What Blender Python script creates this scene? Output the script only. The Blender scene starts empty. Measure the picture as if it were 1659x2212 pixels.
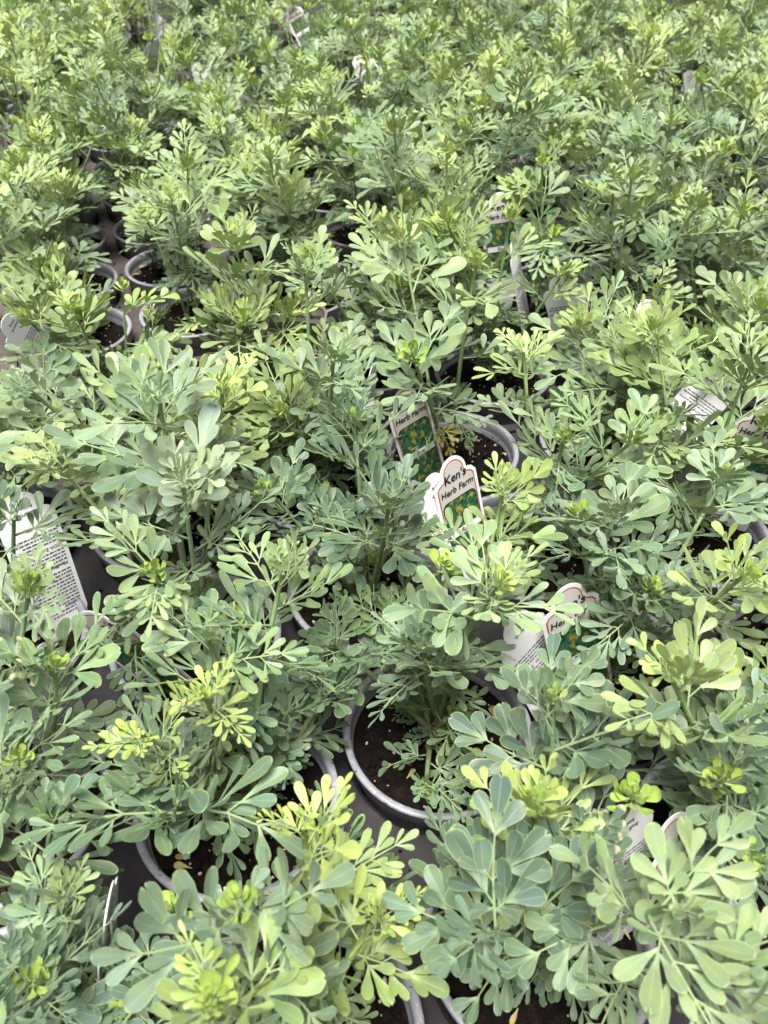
import bpy, math, random
import numpy as np
from mathutils import Vector, Matrix, Euler

# ------------------------------------------------------------------ camera, sky, sun, exposure
SC = bpy.context.scene
PITCH = 42.5                       # degrees below the horizon
RIM_Z = 0.115                      # height of the pot rims above the bench
CAM_H = 0.445                      # camera above the rims
CAM = Vector((0.0, 0.0, RIM_Z + CAM_H))
cam_data = bpy.data.cameras.new('camera')
cam_data.sensor_fit = 'VERTICAL'
cam_data.sensor_height = 24.0
cam_data.lens = 24.0 * 2266.0 / 3000.0
cam_data.clip_start = 0.01
cam_data.clip_end = 200.0
cam_data.dof.use_dof = True
cam_data.dof.focus_distance = 0.52
cam_data.dof.aperture_fstop = 9.0
cam = bpy.data.objects.new('camera', cam_data)
SC.collection.objects.link(cam)
cam.location = CAM
cam.rotation_euler = (math.radians(90 - PITCH), 0, 0)
SC.camera = cam

SUN_EL, SUN_AZ = 80.0, 200.0        # azimuth measured from +Y (away from the camera), positive to the right
world = bpy.data.worlds.new('World')
SC.world = world
world.use_nodes = True
wn, wl = world.node_tree.nodes, world.node_tree.links
for n in list(wn):
    wn.remove(n)
sky = wn.new('ShaderNodeTexSky')
sky.sky_type = 'NISHITA'
sky.sun_disc = False
sky.sun_elevation = math.radians(SUN_EL)
sky.sun_rotation = math.radians(SUN_AZ)
sky.air_density = 1.0
sky.dust_density = 5.0
sky.ozone_density = 1.0
hsv = wn.new('ShaderNodeHueSaturation')
hsv.inputs['Saturation'].default_value = 0.22
bg = wn.new('ShaderNodeBackground')
bg.inputs['Strength'].default_value = 0.085
wo = wn.new('ShaderNodeOutputWorld')
wl.new(sky.outputs[0], hsv.inputs['Color'])
wl.new(hsv.outputs[0], bg.inputs[0])
wl.new(bg.outputs[0], wo.inputs[0])

sun_data = bpy.data.lights.new('sun', 'SUN')
sun_data.energy = 4.0
sun_data.angle = math.radians(28)
sun_data.color = (1.0, 0.985, 0.96)
sun = bpy.data.objects.new('sun', sun_data)
SC.collection.objects.link(sun)
az, el = math.radians(SUN_AZ), math.radians(SUN_EL)
sun_dir = Vector((math.sin(az) * math.cos(el), math.cos(az) * math.cos(el), math.sin(el)))
sun.rotation_euler = sun_dir.to_track_quat('Z', 'Y').to_euler()
sun.location = (0, 0, 5)

SC.view_settings.view_transform = 'Standard'
SC.view_settings.look = 'None'
SC.view_settings.gamma = 1.0
SC.view_settings.exposure = 1.08
SC.cycles.max_bounces = 3
SC.cycles.diffuse_bounces = 3
SC.cycles.glossy_bounces = 1
SC.cycles.transmission_bounces = 2
SC.cycles.transparent_max_bounces = 2
SC.cycles.use_adaptive_sampling = True
SC.cycles.adaptive_threshold = 0.03
SC.cycles.use_denoising = True

# ------------------------------------------------------------------ helpers
COL = SC.collection
RND = random.Random(20240)


def new_obj(name, data, parent=None, mat=None):
    o = bpy.data.objects.new(name, data)
    COL.objects.link(o)
    if parent is not None:
        o.parent = parent
    return o


def tag_thing(o, label, cat, group=None):
    o['label'] = label
    o['category'] = cat
    if group:
        o['group'] = group


def mesh_from(name, verts, faces, mat, smooth=True):
    m = bpy.data.meshes.new(name)
    m.from_pydata([tuple(v) for v in verts], [], faces)
    m.materials.append(mat)
    if smooth:
        m.polygons.foreach_set('use_smooth', [True] * len(m.polygons))
    m.update()
    return m


def pix(u, v, z):
    """point at height z on the line of sight through pixel (u, v) of the 1659 x 2212 view"""
    f = 1671.0
    x, y = (u - 829.5) / f, -(v - 1106.0) / f
    t = math.radians(PITCH)
    d = Vector((x, math.cos(t) + y * math.sin(t), -math.sin(t) + y * math.cos(t)))
    s = (z - CAM.z) / d.z
    return CAM + d * s


def project(p):
    t = math.radians(PITCH)
    q = p - CAM
    dep = q.y * math.cos(t) - q.z * math.sin(t)
    up = q.y * math.sin(t) + q.z * math.cos(t)
    if dep <= 0.02:
        return None
    return 829.5 + 1671 * q.x / dep, 1106 - 1671 * up / dep, dep


# ------------------------------------------------------------------ materials
def new_mat(name):
    m = bpy.data.materials.new(name)
    m.use_nodes = True
    n, l = m.node_tree.nodes, m.node_tree.links
    return m, n, l, n['Principled BSDF'], n['Material Output']


def mixrgb(n, l, fac, a, b, blend='MIX'):
    x = n.new('ShaderNodeMix')
    x.data_type = 'RGBA'
    x.blend_type = blend
    for sock, val in ((x.inputs[0], fac), (x.inputs[6], a), (x.inputs[7], b)):
        if isinstance(val, (int, float)):
            sock.default_value = val
        elif isinstance(val, tuple):
            sock.default_value = (*val, 1) if len(val) == 3 else val
        else:
            l.new(val, sock)
    return x.outputs[2]


def ramp(n, l, src, stops):
    r = n.new('ShaderNodeValToRGB')
    e = r.color_ramp.elements
    while len(e) < len(stops):
        e.new(0.5)
    for i, (p, c) in enumerate(stops):
        e[i].position = p
        e[i].color = (*c, 1)
    l.new(src, r.inputs[0])
    return r.outputs[0]


def noise(n, l, scale, detail=3, rough=0.55, vec=None, space='Object'):
    t = n.new('ShaderNodeTexNoise')
    t.inputs['Scale'].default_value = scale
    t.inputs['Detail'].default_value = detail
    t.inputs['Roughness'].default_value = rough
    if vec is None:
        tc = n.new('ShaderNodeTexCoord')
        vec = tc.outputs[space]
    l.new(vec, t.inputs['Vector'])
    return t.outputs[0]


def bump(n, l, height, strength, dist, bsdf):
    b = n.new('ShaderNodeBump')
    b.inputs['Strength'].default_value = strength
    b.inputs['Distance'].default_value = dist
    l.new(height, b.inputs['Height'])
    l.new(b.outputs[0], bsdf.inputs['Normal'])


def leaf_material():
    m, n, l, p, out = new_mat('rue_leaf')
    oi = n.new('ShaderNodeObjectInfo')
    at = n.new('ShaderNodeAttribute')
    at.attribute_name = 'm'
    sep = n.new('ShaderNodeSeparateColor')
    l.new(at.outputs['Color'], sep.inputs[0])
    rv = n.new('ShaderNodeAttribute')
    rv.attribute_name = 'rv'
    base = oi.outputs['Color']
    # each lobe a little different in tone, mottled bloom on the wax
    lob = ramp(n, l, rv.outputs['Fac'], [(0.0, (0.80, 0.83, 0.84)), (1.0, (1.16, 1.14, 1.08))])
    base = mixrgb(n, l, 1.0, base, lob, 'MULTIPLY')
    nz = noise(n, l, 260, 3)
    mott = ramp(n, l, nz, [(0.3, (0.80, 0.84, 0.82)), (0.7, (1.16, 1.13, 1.14))])
    base = mixrgb(n, l, 0.9, base, mott, 'MULTIPLY')
    patch = ramp(n, l, noise(n, l, 5.5, 2), [(0.38, (0.88, 0.94, 1.10)), (0.62, (1.10, 1.05, 0.90))])
    base = mixrgb(n, l, 0.85, base, patch, 'MULTIPLY')
    light = mixrgb(n, l, 0.55, base, (0.46, 0.56, 0.26))
    base2 = mixrgb(n, l, sep.outputs[0], base, light)            # paler margin
    midc = mixrgb(n, l, 0.40, base2, (0.46, 0.58, 0.32))
    base3 = mixrgb(n, l, sep.outputs[1], base2, midc)            # paler midrib and stalks
    nb = noise(n, l, 700, 1)
    bf = n.new('ShaderNodeMath')
    bf.operation = 'MULTIPLY'
    l.new(sep.outputs[2], bf.inputs[0])
    bfr = n.new('ShaderNodeMapRange')
    bfr.inputs['From Min'].default_value = 0.35
    bfr.inputs['From Max'].default_value = 0.5
    l.new(nb, bfr.inputs[0])
    l.new(bfr.outputs[0], bf.inputs[1])
    base4 = mixrgb(n, l, bf.outputs[0], base3, (0.62, 0.52, 0.32))   # scorched tips
    geo = n.new('ShaderNodeNewGeometry')
    under = mixrgb(n, l, 0.35, base4, (0.24, 0.32, 0.12))            # the underside has no wax bloom
    colr = mixrgb(n, l, geo.outputs['Backfacing'], base4, under)
    l.new(colr, p.inputs['Base Color'])
    p.inputs['Roughness'].default_value = 0.42
    p.inputs['Specular IOR Level'].default_value = 0.30
    p.inputs['Sheen Weight'].default_value = 0.04
    p.inputs['Sheen Roughness'].default_value = 0.4
    bump(n, l, noise(n, l, 900, 2), 0.12, 0.0004, p)
    tr = n.new('ShaderNodeBsdfTranslucent')
    trc = mixrgb(n, l, 0.4, colr, (0.40, 0.50, 0.12))
    l.new(trc, tr.inputs[0])
    mx = n.new('ShaderNodeMixShader')
    mx.inputs[0].default_value = 0.16
    l.new(p.outputs[0], mx.inputs[1])
    l.new(tr.outputs[0], mx.inputs[2])
    l.new(mx.outputs[0], out.inputs[0])
    return m


def stem_material():
    m, n, l, p, out = new_mat('rue_stem')
    oi = n.new('ShaderNodeObjectInfo')
    nz = noise(n, l, 120, 3)
    mott = ramp(n, l, nz, [(0.3, (0.78, 0.80, 0.74)), (0.7, (1.15, 1.15, 1.1))])
    tc = n.new('ShaderNodeTexCoord')
    sx = n.new('ShaderNodeSeparateXYZ')
    l.new(tc.outputs['Object'], sx.inputs[0])
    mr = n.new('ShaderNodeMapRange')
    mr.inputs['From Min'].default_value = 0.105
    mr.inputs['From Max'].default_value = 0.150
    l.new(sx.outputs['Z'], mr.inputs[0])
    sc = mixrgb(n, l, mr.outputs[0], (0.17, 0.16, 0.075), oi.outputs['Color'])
    l.new(mixrgb(n, l, 1.0, sc, mott, 'MULTIPLY'), p.inputs['Base Color'])
    p.inputs['Roughness'].default_value = 0.5
    p.inputs['Subsurface Weight'].default_value = 0.0
    return m


def pot_material(name, lo, hi, dust):
    m, n, l, p, out = new_mat(name)
    nz = noise(n, l, 60, 5, 0.65)
    c = ramp(n, l, nz, [(0.35, lo), (0.65, hi)])
    n2 = noise(n, l, 420, 3, 0.7)
    d = ramp(n, l, n2, [(0.56, (0, 0, 0)), (0.70, (1, 1, 1))])
    c2 = mixrgb(n, l, d, c, dust)
    n3 = noise(n, l, 230, 2, 0.6)
    d3 = ramp(n, l, n3, [(0.66, (0, 0, 0)), (0.72, (1, 1, 1))])
    c3 = mixrgb(n, l, d3, c2, (0.03, 0.022, 0.016))               # crumbs of compost
    l.new(c3, p.inputs['Base Color'])
    p.inputs['Roughness'].default_value = 0.42
    bump(n, l, nz, 0.15, 0.001, p)
    return m


def soil_material():
    m, n, l, p, out = new_mat('compost')
    nz = noise(n, l, 190, 6, 0.7)
    c = ramp(n, l, nz, [(0.35, (0.0035, 0.0025, 0.002)), (0.55, (0.010, 0.0065, 0.0045)), (0.74, (0.032, 0.019, 0.012))])
    l.new(c, p.inputs['Base Color'])
    p.inputs['Roughness'].default_value = 0.95
    p.inputs['Specular IOR Level'].default_value = 0.15
    bump(n, l, nz, 0.9, 0.004, p)
    return m


def plain(name, col, rough=0.5, var=0.12, scale=80, spec=0.5):
    m, n, l, p, out = new_mat(name)
    nz = noise(n, l, scale, 4)
    a = tuple(max(0, x * (1 - var)) for x in col)
    b = tuple(min(1, x * (1 + var)) for x in col)
    l.new(ramp(n, l, nz, [(0.35, a), (0.65, b)]), p.inputs['Base Color'])
    p.inputs['Roughness'].default_value = rough
    p.inputs['Specular IOR Level'].default_value = spec
    return m


def tray_material(name, a, b, c):
    m, n, l, p, out = new_mat(name)
    nz = noise(n, l, 22, 5, 0.6)
    c = ramp(n, l, nz, [(0.3, a), (0.6, b), (0.78, c)])
    n2 = noise(n, l, 500, 3, 0.7)
    d = ramp(n, l, n2, [(0.60, (0, 0, 0)), (0.68, (1, 1, 1))])
    l.new(mixrgb(n, l, d, c, (0.025, 0.018, 0.014)), p.inputs['Base Color'])
    p.inputs['Roughness'].default_value = 0.75
    p.inputs['Specular IOR Level'].default_value = 0.25
    bump(n, l, n2, 0.25, 0.0008, p)
    return m


def picture_material():
    m, n, l, p, out = new_mat('tag_picture')
    nz = noise(n, l, 260, 4, 0.6)
    c = ramp(n, l, nz, [(0.35, (0.004, 0.050, 0.030)), (0.5, (0.012, 0.10, 0.058)), (0.62, (0.07, 0.14, 0.05))])
    n2 = noise(n, l, 190, 3, 0.6)
    d = ramp(n, l, n2, [(0.54, (0, 0, 0)), (0.62, (1, 1, 1))])
    l.new(mixrgb(n, l, d, c, (0.34, 0.27, 0.03)), p.inputs['Base Color'])
    p.inputs['Roughness'].default_value = 0.3
    return m


M_LEAF = leaf_material()
M_STEM = stem_material()
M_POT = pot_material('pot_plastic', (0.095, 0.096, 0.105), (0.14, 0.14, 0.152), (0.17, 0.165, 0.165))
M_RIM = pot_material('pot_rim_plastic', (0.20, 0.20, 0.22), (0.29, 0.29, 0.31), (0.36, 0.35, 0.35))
M_SOIL = soil_material()
M_PERL = plain('perlite', (0.46, 0.39, 0.29), 0.9, 0.3, 300, 0.2)
M_TRAY = tray_material('tray_plastic', (0.016, 0.015, 0.016), (0.030, 0.027, 0.028), (0.062, 0.052, 0.049))
M_TRAY_DUST = tray_material('tray_plastic_dusty', (0.055, 0.046, 0.044), (0.095, 0.076, 0.070), (0.16, 0.125, 0.115))
M_WHITE = plain('tag_white', (0.78, 0.77, 0.76), 0.32, 0.03)
M_CREAM = plain('tag_cream', (0.52, 0.49, 0.44), 0.32, 0.05, 600)
M_RUST = plain('tag_rust_line', (0.36, 0.085, 0.035), 0.35, 0.08)
M_PIC = picture_material()
M_INK = plain('tag_ink', (0.012, 0.012, 0.014), 0.4, 0.05)
M_GREY = plain('tag_small_print', (0.10, 0.10, 0.11), 0.45, 0.05)
M_BENCH = plain('bench_fabric', (0.018, 0.018, 0.019), 0.85, 0.4, 60, 0.3)
M_FLOOR = plain('greenhouse_floor', (0.16, 0.15, 0.14), 0.9, 0.3, 3, 0.3)
M_DRY = plain('dry_leaf', (0.50, 0.34, 0.16), 0.8, 0.35, 200, 0.2)

# ------------------------------------------------------------------ the setting
fl = new_obj('greenhouse_floor', mesh_from('greenhouse_floor', [(-60, -60, -0.75), (60, -60, -0.75), (60, 60, -0.75), (-60, 60, -0.75)], [(0, 1, 2, 3)], M_FLOOR, False))
fl['kind'] = 'structure'
BX0, BX1, BY0, BY1 = -3.4, 3.4, -0.7, 4.6
bv = [(BX0, BY0, -0.04), (BX1, BY0, -0.04), (BX1, BY1, -0.04), (BX0, BY1, -0.04), (BX0, BY0, 0), (BX1, BY0, 0), (BX1, BY1, 0), (BX0, BY1, 0)]
bf = [(4, 5, 6, 7), (3, 2, 1, 0), (0, 1, 5, 4), (1, 2, 6, 5), (2, 3, 7, 6), (3, 0, 4, 7)]
bench = new_obj('bench_floor', mesh_from('bench_floor', bv, bf, M_BENCH, False))
bench['kind'] = 'structure'

# ------------------------------------------------------------------ pot layout: trays of pots turned 21 degrees to the camera
SP = 0.299 * CAM_H
TH = math.radians(21)
AH = Vector((math.cos(TH), math.sin(TH), 0))
BH = Vector((-math.sin(TH), math.cos(TH), 0))
J0 = pix(512.5, 1721.7, RIM_Z)
J0.z = 0


def lat(p, q):
    return J0 + AH * (p * SP) + BH * (q * SP)


TRAYS = []                                            # (first column, first row, columns, rows)


def strip(p0, q0, n, gap=0.10, rows=5):
    q = q0
    for _ in range(n):
        TRAYS.append((p0, q, 3, rows))
        q += rows + gap


TRAYS.append((0.0, -2.0, 3, 5))                        # the tray in front of the camera: rows -2 .. 2
TRAYS.append((-3.0, -1.67, 3, 5))
TRAYS.append((3.06, -2.3, 3, 5))
TRAYS.append((6.1, -1.9, 3, 5))
TRAYS.append((-6.05, -1.3, 3, 5))
strip(-0.33, 4.66, 4)
strip(-3.40, 3.45, 4)
strip(-6.45, 3.8, 4)
strip(-9.55, 3.6, 4)
strip(2.72, 2.80, 5)
strip(5.76, 3.0, 4)
strip(8.82, 3.5, 4)
strip(11.9, 3.2, 3)
# the tray behind the first one closes up against it
TRAYS.append((-0.12, 3.32, 3, 1))

R_RIM = 0.0620
POTS = []                                             # (x, y)
kept_trays = []
for (p0, q0, nc, nr) in TRAYS:
    cells = []
    for i in range(nc):
        for j in range(nr):
            c = lat(p0 + i, q0 + j)
            vis = False
            for z in (RIM_Z, RIM_Z + 0.07, RIM_Z + 0.14):
                pr = project(Vector((c.x, c.y, z)))
                if pr and -110 < pr[0] < 1770 and -30 < pr[1] < 2420 and c.y < 2.36:
                    vis = True
            if vis:
                cells.append((c.x, c.y))
    if cells:
        kept_trays.append((p0, q0, nc, nr))
        POTS += cells


# ---- trays: one moulded sheet with round wells
def tray_mesh(nc, nr, mat):
    V, F = [], []
    half = SP / 2
    zt, zb, r = 0.088, 0.010, 0.0575
    K = 32
    for i in range(nc):
        for j in range(nr):
            ox, oy = i * SP, j * SP
            b = len(V)
            for k in range(K):
                a = 2 * math.pi * k / K
                c, s = math.cos(a), math.sin(a)
                mxx = max(abs(c), abs(s))
                V.append((ox + half * c / mxx, oy + half * s / mxx, zt))
            for k in range(K):
                a = 2 * math.pi * k / K
                V.append((ox + (r + 0.003) * math.cos(a), oy + (r + 0.003) * math.sin(a), zt))
            for k in range(K):
                a = 2 * math.pi * k / K
                V.append((ox + r * math.cos(a), oy + r * math.sin(a), zt - 0.003))
            for k in range(K):
                a = 2 * math.pi * k / K
                V.append((ox + 0.05 * math.cos(a), oy + 0.05 * math.sin(a), zb))
            for k in range(K):
                k2 = (k + 1) % K
                for lv in range(3):
                    A, B = b + lv * K, b + (lv + 1) * K
                    F.append((A + k, A + k2, B + k2, B + k))
            F.append(tuple(b + 3 * K + k for k in range(K)))
    x0, x1, y0, y1 = -half, (nc - 0.5) * SP, -half, (nr - 0.5) * SP
    e = 0.004
    b = len(V)
    for (z, g) in ((zt, 0.0), (zt, e), (zb, e - 0.006)):
        V += [(x0 - g, y0 - g, z), (x1 + g, y0 - g, z), (x1 + g, y1 + g, z), (x0 - g, y1 + g, z)]
    for lv in range(2):
        for k in range(4):
            k2 = (k + 1) % 4
            F.append((b + lv * 4 + k, b + lv * 4 + 4 + k, b + lv * 4 + 4 + k2, b + lv * 4 + k2))
    return mesh_from('plant_tray', V, F, mat, False)


TRAY_MESH = {}
tray_info = []
for (p0, q0, nc, nr) in kept_trays:
    dusty = q0 > 3.2
    if (nc, nr, dusty) not in TRAY_MESH:
        TRAY_MESH[(nc, nr, dusty)] = tray_mesh(nc, nr, M_TRAY_DUST if dusty else M_TRAY)
    o = new_obj('plant_tray', TRAY_MESH[(nc, nr, dusty)])
    c = lat(p0, q0)
    o.location = (c.x, c.y, RND.uniform(0.0, 0.002))
    o.rotation_euler = (0, 0, TH)
    tray_info.append((o, p0, q0, nc, nr))


# ------------------------------------------------------------------ pot, rim, compost, perlite (shared meshes)
def lathe(name, prof, seg, mat, cap=None):
    V, F = [], []
    for (r, z) in prof:
        for k in range(seg):
            a = 2 * math.pi * k / seg
            V.append((r * math.cos(a), r * math.sin(a), z))
    for i in range(len(prof) - 1):
        for k in range(seg):
            k2 = (k + 1) % seg
            F.append((i * seg + k, i * seg + k2, (i + 1) * seg + k2, (i + 1) * seg + k))
    if cap is not None:
        F.append(tuple(reversed([cap * seg + k for k in range(seg)])))
    return mesh_from(name, V, F, mat)


POT_MESH = lathe('pot', [(0.0465, 0.012), (0.0480, 0.0125), (0.0562, 0.096), (0.0562, 0.0985), (0.0585, 0.099), (0.0588, 0.104), (0.0560, 0.1045), (0.0545, 0.09), (0.0480, 0.03)], 56, M_POT, 0)
RIM_MESH = lathe('rim', [(0.0588, 0.1015), (0.0600, 0.1010), (0.0603, 0.1065), (0.0612, 0.1072), (0.0614, 0.1125), (0.0620, 0.1135), (0.0618, 0.1148), (0.0604, 0.1154), (0.0582, 0.1150), (0.0572, 0.1140), (0.0566, 0.1090), (0.0560, 0.0980)], 56, M_RIM)


def soil_mesh(seed):
    rr = random.Random(seed)
    V, F = [(0, 0, 0.102)], []
    NR, NS = 12, 36
    ph = [rr.uniform(0, 6.28) for _ in range(8)]
    for i in range(1, NR + 1):
        r = 0.0566 * i / NR
        for k in range(NS):
            a = 2 * math.pi * k / NS
            x, y = r * math.cos(a), r * math.sin(a)
            z = 0.1005 + 0.0022 * math.sin(70 * x + ph[0]) * math.sin(80 * y + ph[1]) + 0.0014 * math.sin(210 * x + ph[2] + 90 * y) + 0.0012 * math.sin(260 * y + ph[3]) + rr.uniform(-0.0009, 0.0009)
            if i == NR:
                z = 0.0985
            V.append((x, y, z))
    for k in range(NS):
        F.append((0, 1 + k, 1 + (k + 1) % NS))
    for i in range(NR - 1):
        for k in range(NS):
            k2 = (k + 1) % NS
            F.append((1 + i * NS + k, 1 + (i + 1) * NS + k, 1 + (i + 1) * NS + k2, 1 + i * NS + k2))
    return mesh_from('compost', V, F, M_SOIL)


ICO_V = []
for s1 in (-1, 1):
    for s2 in (-1, 1):
        g = 1.618
        ICO_V += [(0, s1, s2 * g), (s1, s2 * g, 0), (s2 * g, 0, s1)]


def ico_faces():
    import itertools
    pts = [Vector(v) for v in ICO_V]
    F = []
    for a, b, c in itertools.combinations(range(12), 3):
        if all(abs((pts[x] - pts[y]).length - 2) < 0.01 for x, y in ((a, b), (b, c), (a, c))):
            nrm = (pts[b] - pts[a]).cross(pts[c] - pts[a])
            F.append((a, b, c) if nrm.dot(pts[a]) > 0 else (a, c, b))
    return F


ICO_F = ico_faces()


def crumbs_mesh(name, seed, n, rmin, rmax, mat, z0=0.1015):
    rr = random.Random(seed)
    V, F = [], []
    for _ in range(n):
        a, r = rr.uniform(0, 6.283), 0.054 * math.sqrt(rr.random())
        s = rr.uniform(rmin, rmax) * (1.6 if rr.random() < 0.12 else 1.0) / 1.9
        b = len(V)
        e = Euler((rr.uniform(0, 6), rr.uniform(0, 6), rr.uniform(0, 6))).to_matrix()
        st = Vector((rr.uniform(0.7, 1.3), rr.uniform(0.7, 1.2), rr.uniform(0.6, 1.0)))
        for v in ICO_V:
            q = e @ Vector((v[0] * st.x, v[1] * st.y, v[2] * st.z)) * (s * rr.uniform(0.8, 1.15))
            V.append((q.x + r * math.cos(a), q.y + r * math.sin(a), q.z + z0 + 0.0004))
        F += [tuple(b + i for i in f) for f in ICO_F]
    return mesh_from(name, V, F, mat)


SOILS = [soil_mesh(i) for i in range(4)]
PERLS = [crumbs_mesh('perlite', 50 + i, 75, 0.0005, 0.0015, M_PERL) for i in range(5)]
CLODS = [crumbs_mesh('compost_crumbs', 80 + i, 90, 0.001, 0.003, M_SOIL, 0.1008) for i in range(3)]


def spill_mesh():
    rr = random.Random(77)
    V, F = [], []
    for _ in range(420):
        x, y = rr.uniform(-0.5, 2.5) * SP, rr.uniform(-0.5, 4.5) * SP
        cx, cy = round(x / SP) * SP, round(y / SP) * SP
        if math.hypot(x - cx, y - cy) < 0.0625:
            continue
        sz = rr.uniform(0.0006, 0.0022) / 1.9
        b = len(V)
        e = Euler((rr.uniform(0, 6), rr.uniform(0, 6), 0)).to_matrix()
        for v in ICO_V:
            q = e @ Vector(v) * (sz * rr.uniform(0.7, 1.2))
            V.append((q.x + x, q.y + y, q.z * 0.7 + 0.0885))
        F += [tuple(b + i for i in f) for f in ICO_F]
    return mesh_from('compost_crumbs', V, F, M_SOIL)


SPILL = spill_mesh()
for (o, p0, q0, nc, nr) in tray_info:
    if nr == 5:
        c = new_obj('compost_crumbs', SPILL, o)
        c['kind'] = 'stuff'


# ------------------------------------------------------------------ leaves
PROF_T = [0.0, 0.16, 0.34, 0.50, 0.64, 0.76, 0.87, 0.95, 0.99]
PROF_W = [0.17, 0.24, 0.46, 0.73, 0.93, 1.00, 0.90, 0.62, 0.27]
COLS = [-1.0, -0.88, -0.5, -0.09, 0.0, 0.09, 0.5, 0.88, 1.0]


class LeafBuilder:
    def __init__(self, seed):
        self.r = random.Random(seed)
        self.V, self.F, self.C, self.R = [], [], [], []

    def lobe(self, o, ang, L, W, pitch=0.0, roll=0.0, curl=0.2, burn=0.0, notch=0.0):
        """a spatulate lobe from o, heading ang in the leaf plane (0 = +Y), length L, half width W"""
        r = self.r
        b = len(self.V)
        M = Matrix.Rotation(-ang, 3, 'Z') @ Matrix.Rotation(pitch, 3, 'X') @ Matrix.Rotation(roll, 3, 'Y')
        cup = r.uniform(0.05, 0.38)
        asym = r.uniform(-0.12, 0.12)
        rv = r.random()
        wav = r.uniform(0.0, 0.16)
        nn = len(PROF_T)
        for i, t in enumerate(PROF_T):
            w = W * PROF_W[i] * (1 + r.uniform(-0.05, 0.05))
            for u in COLS:
                x = u * w * (1 + asym * u)
                y = t * L
                if notch and i >= nn - 3:
                    y -= notch * L * (1 - min(1, abs(u - notch * 3 + 0.3) * 2.2)) * (i - nn + 4) / 3
                z = cup * (u * u) * w * 0.55 + curl * L * t * t * 0.5
                z -= 0.012 * w * (1 - min(1, abs(u) * 8)) * (1 if i > 1 else 0)
                z += wav * w * math.sin(6.0 * t + 2.5 * u + rv * 6.28) * t
                q = M @ Vector((x, y, z)) + o
                self.V.append(q)
                edge = 1.0 if (abs(u) > 0.95 or i == nn - 1) else 0.0
                mid = (1.0 if abs(u) < 0.05 else 0.0) * (1 - 0.65 * t)
                if i < 2:
                    mid = max(mid, 0.8)
                self.C.append((edge * (0 if i < 2 else 1), mid, burn if i >= nn - 3 else 0.0))
                self.R.append(rv)
        nc = len(COLS)
        for i in range(nn - 1):
            for k in range(nc - 1):
                self.F.append((b + i * nc + k, b + i * nc + k + 1, b + (i + 1) * nc + k + 1, b + (i + 1) * nc + k))

    def stalk(self, p, q, w0, w1):
        b = len(self.V)
        d = (q - p).normalized()
        side = d.cross(Vector((0, 0, 1))).normalized()
        up = side.cross(d)
        for (c, w) in ((p, w0), (q, w1)):
            for k in range(4):
                a = math.pi / 2 * k + math.pi / 4
                self.V.append(c + side * (math.cos(a) * w) + up * (math.sin(a) * w))
                self.C.append((0, 1.0, 0))
                self.R.append(0.6)
        for k in range(4):
            k2 = (k + 1) % 4
            self.F.append((b + k, b + k2, b + 4 + k2, b + 4 + k))

    def finish(self, name, bend=0.5, vee=0.25, twist=0.0, L=1.0):
        out = []
        for v in self.V:
            x, y, z = v
            # arch the whole leaf along its length, lift the two sides
            k = bend / L
            if abs(k) > 1e-4 and y > 0:
                a = k * y
                y2, dz = math.sin(a) / k, -(1 - math.cos(a)) / k
                z2 = z * math.cos(a) + dz
                y2 += z * math.sin(a)
            else:
                y2, z2 = y, z
            z2 += vee * abs(x) - vee * 0.4 * x * x / L
            tw = twist * y / L
            x2 = x * math.cos(tw) - z2 * math.sin(tw) * 0.3
            z2 = z2 + x * math.sin(tw)
            out.append((x2, y2, z2))
        me = mesh_from(name, out, self.F, M_LEAF)
        a = me.attributes.new('m', 'FLOAT_COLOR', 'POINT')
        a.data.foreach_set('color', np.array([(c[0], c[1], c[2], 1.0) for c in self.C], dtype=np.float32).ravel())
        a = me.attributes.new('rv', 'FLOAT', 'POINT')
        a.data.foreach_set('value', np.array(self.R, dtype=np.float32))
        return me


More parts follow.
